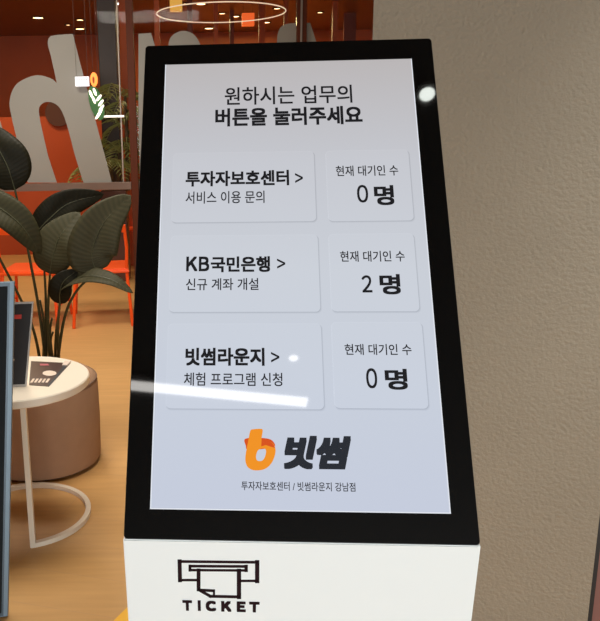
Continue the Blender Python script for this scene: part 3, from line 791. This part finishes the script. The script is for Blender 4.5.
hung_box('pendant_lamp', 170, 182, -6, 11.5, 9.0, M_lampy, 'yellow box pendant lamp above the left part of the kiosk', 'lamp', .12)
hung_box('pendant_lamp', 242, 254, 13.5, 26, 9.6, M_lampr, 'red-orange box pendant lamp above the kiosk, right of the yellow one', 'lamp', .12)

# ring lamp
rc = at(221, 13, 8.6)
rl = empty('ring_lamp', (rc.x, 8.6, rc.z), 0, label='thin glowing ring pendant lamp hanging above the kiosk top', cat='lamp')
rr = 60.5 / 750 * 8.6
bm = bmesh.new(); tube(bm, [(rr * math.cos(2 * math.pi * i / 72), rr * math.sin(2 * math.pi * i / 72), 0) for i in range(73)], .006, 6, False); link('glowing_ring', bm, M_ring, rl, True)
bm = bmesh.new()
for a in (.5, 2.6, 4.7): tube(bm, [(rr * math.cos(a), rr * math.sin(a), 0), (rr * math.cos(a), rr * math.sin(a), CEIL - rc.z)], .0015, 5)
link('cord', bm, M_trimring, rl)

# recessed spots of the inner ceiling
def spot(px, py, rad, m, label, zc=CEIL):
    p = atz(px, py, zc); r = empty('ceiling_spot', (p.x, p.y, zc), 0, label=label, cat='ceiling light', group='recessed spots of the inner ceiling')
    bm = bmesh.new(); lathe(bm, [(rad, 0), (rad + .02, 0), (rad + .02, -.012), (rad, -.012), (rad, 0)], seg=24); link('trim_ring', bm, M_trimring, r, True)
    bm = bmesh.new(); lathe(bm, [(0, -.006), (rad, -.006), (rad, -.001), (0, -.001)], seg=24); link('bulb', bm, m, r)
for px, py, rad, m, lab in ((38, 17.3, .075, M_spot, 'oval warm ceiling spot nearest the top left corner'),
        (80, 19.5, .05, M_spot, 'bright warm ceiling spot left of the grey column, upper of the pair'), (68, 24.5, .035, M_spot, 'dim small ceiling spot left of the pair over the big letter'),
        (80, 28.5, .07, M_spot, 'flat warm ceiling spot just below the brighter one of the pair'), (119, 3, .06, M_spotw, 'bright white ceiling spot at the top of the steel strip'),
        (209, 28, .07, M_spot, 'warm ceiling spot inside the ring lamp, centre of the group'), (224, 40, .07, M_spot, 'warm ceiling spot just above the kiosk top edge'),
        (201, 3.5, .06, M_spot, 'warm ceiling spot at the top edge between yellow box and ring lamp'), (212, 40.5, .05, M_spot, 'faint warm spot left of the one above the kiosk edge'),
        (222, 13, .045, M_spot, 'small warm spot in the middle of the ring lamp'), (235, 16, .06, M_spot, 'warm spot left of the red box lamp'),
        (266, 22, .06, M_spot, 'warm spot right of the red box lamp'), (341, 36, .06, M_spot, 'warm spot low beside the taupe wall'),
        (277, 8, .045, M_spot, 'small warm spot at the right end of the ring lamp'), (187, 3.5, .06, M_spot, 'warm spot right beside the yellow box lamp'), (320, 12, .04, M_spot, 'tiny warm spot right of the second post')):
    spot(px, py, rad, m, lab)
# round dark wall disc on orange wall
pd = at(58, 113, 9.55)
bm = bmesh.new(); M = Matrix.Translation((0, 0, 0)) @ Mg; prism(bm, [(.16 * math.cos(t * math.pi / 20), .16 * math.sin(t * math.pi / 20)) for t in range(40)], 0, .04, M)
o = link('round_wall_disc', bm, M_planter); o.location = (pd.x, 9.598, pd.z); tag(o, 'round dark brown disc on the orange wall inside the arch of the letter', 'wall decoration')

# ------------------------------------------------------------------ lobby lamps whose mirror images show in the screen glass
def mirror_hit(px, py, z):
    p = on_plane(px, py, PT, PN); d = (p - cam_loc).normalized(); r = d - PN * 2 * d.dot(PN)
    return p + r * ((z - p.z) / r.z), (p - cam_loc).length, (z - p.z) / r.z
zc = CEIL - .06
A, _, _ = mirror_hit(100, 383.5, zc); B, _, _ = mirror_hit(307, 403.5, zc); B2, _, _ = mirror_hit(307, 411, zc); A2, _, _ = mirror_hit(100, 391, zc)
c = (A + B) / 2; d = (B - A); hl = d.length / 2; angz = math.atan2(d.y, d.x)
perp = Vector((-d.y, d.x, 0)).normalized(); wdt = abs((B2 - B).dot(perp))
print('bar', A, B, wdt)
lb = empty('linear_ceiling_lamp', (c.x, c.y, CEIL), angz, label='long white linear ceiling lamp mirrored in the lower screen', cat='ceiling light')
bm = bmesh.new(); box(bm, -hl, hl, -wdt / 2, wdt / 2, -.06, -.045); link('diffuser', bm, M_spotw, lb)
bm = bmesh.new(); box(bm, -hl - .01, hl + .01, -wdt / 2 - .006, wdt / 2 + .006, -.045, 0); link('housing', bm, M_lobbywall, lb)
for (px, py, rad, lab, m) in ((427, 94, .029, 'round ceiling downlight mirrored in the upper right screen border', M_spotb), (293.5, 358, .024, 'small round ceiling downlight mirrored beside the third button', M_spotw)):
    p, _, _ = mirror_hit(px, py, CEIL - .006)
    r = empty('round_downlight', (p.x, p.y, CEIL), 0, label=lab, cat='ceiling light')
    bm = bmesh.new(); lathe(bm, [(0, -.006), (rad, -.006), (rad, -.001), (0, -.001)], seg=32); link('bulb', bm, m, r)
    bm = bmesh.new(); lathe(bm, [(rad, 0), (rad + .015, 0), (rad + .015, -.01), (rad, -.01), (rad, 0)], seg=32); link('trim_ring', bm, M_lobbywall, r, True)
    print('spot', p)

# ------------------------------------------------------------------ lights
def area(name, loc, rot, sx, sy, power, col):
    l = bpy.data.lights.new(name, 'AREA'); l.shape = 'RECTANGLE'; l.size = sx; l.size_y = sy; l.energy = power; l.color = col
    o = bpy.data.objects.new(name, l); C.objects.link(o); o.location = loc; o.rotation_euler = rot; return o
area('added_rear_fill', (1.1, -6.15, 1.2), (R(90), 0, 0), 5, 2.2, 440, (.87, .95, 1))  # unseen area fill added behind the camera to light kiosk front and wall
area('lobby_panel_light', (-.5, 3.3, CEIL - .02), (0, 0, 0), 1.4, 1.0, 80, (1, .93, .82))
area('lobby_far_light', (-1.4, 5.3, CEIL - .02), (0, 0, 0), 1.0, .6, 56, (1, .88, .72))
area('lounge_light', (-2.2, 8.4, CEIL - .02), (0, 0, 0), 1.6, .6, 50, (1, .76, .46))
area('lounge_light_right', (.9, 11.6, CEIL - .05), (0, 0, 0), 1.5, .8, 70, (1, .84, .36))
sl = bpy.data.lights.new('added_wall_spot', 'SPOT'); sl.energy = 270; sl.color = (.93, .98, 1); sl.spot_size = R(62); sl.spot_blend = 1; sl.shadow_soft_size = .04  # unseen spot added so the stucco wall gets lighter towards the bottom
so = bpy.data.objects.new('added_wall_spot', sl); C.objects.link(so); so.location = (1.25, 1.25, CEIL - .01)
w = bpy.data.worlds.new('world'); S.world = w; w.use_nodes = True
w.node_tree.nodes['Background'].inputs[0].default_value = (1, .9, .8, 1); w.node_tree.nodes['Background'].inputs[1].default_value = .15

S.view_settings.view_transform = 'Standard'; S.view_settings.look = 'None'; S.view_settings.gamma = 1; S.view_settings.exposure = 0
S.view_settings.use_curve_mapping = False
S.cycles.max_bounces = 6
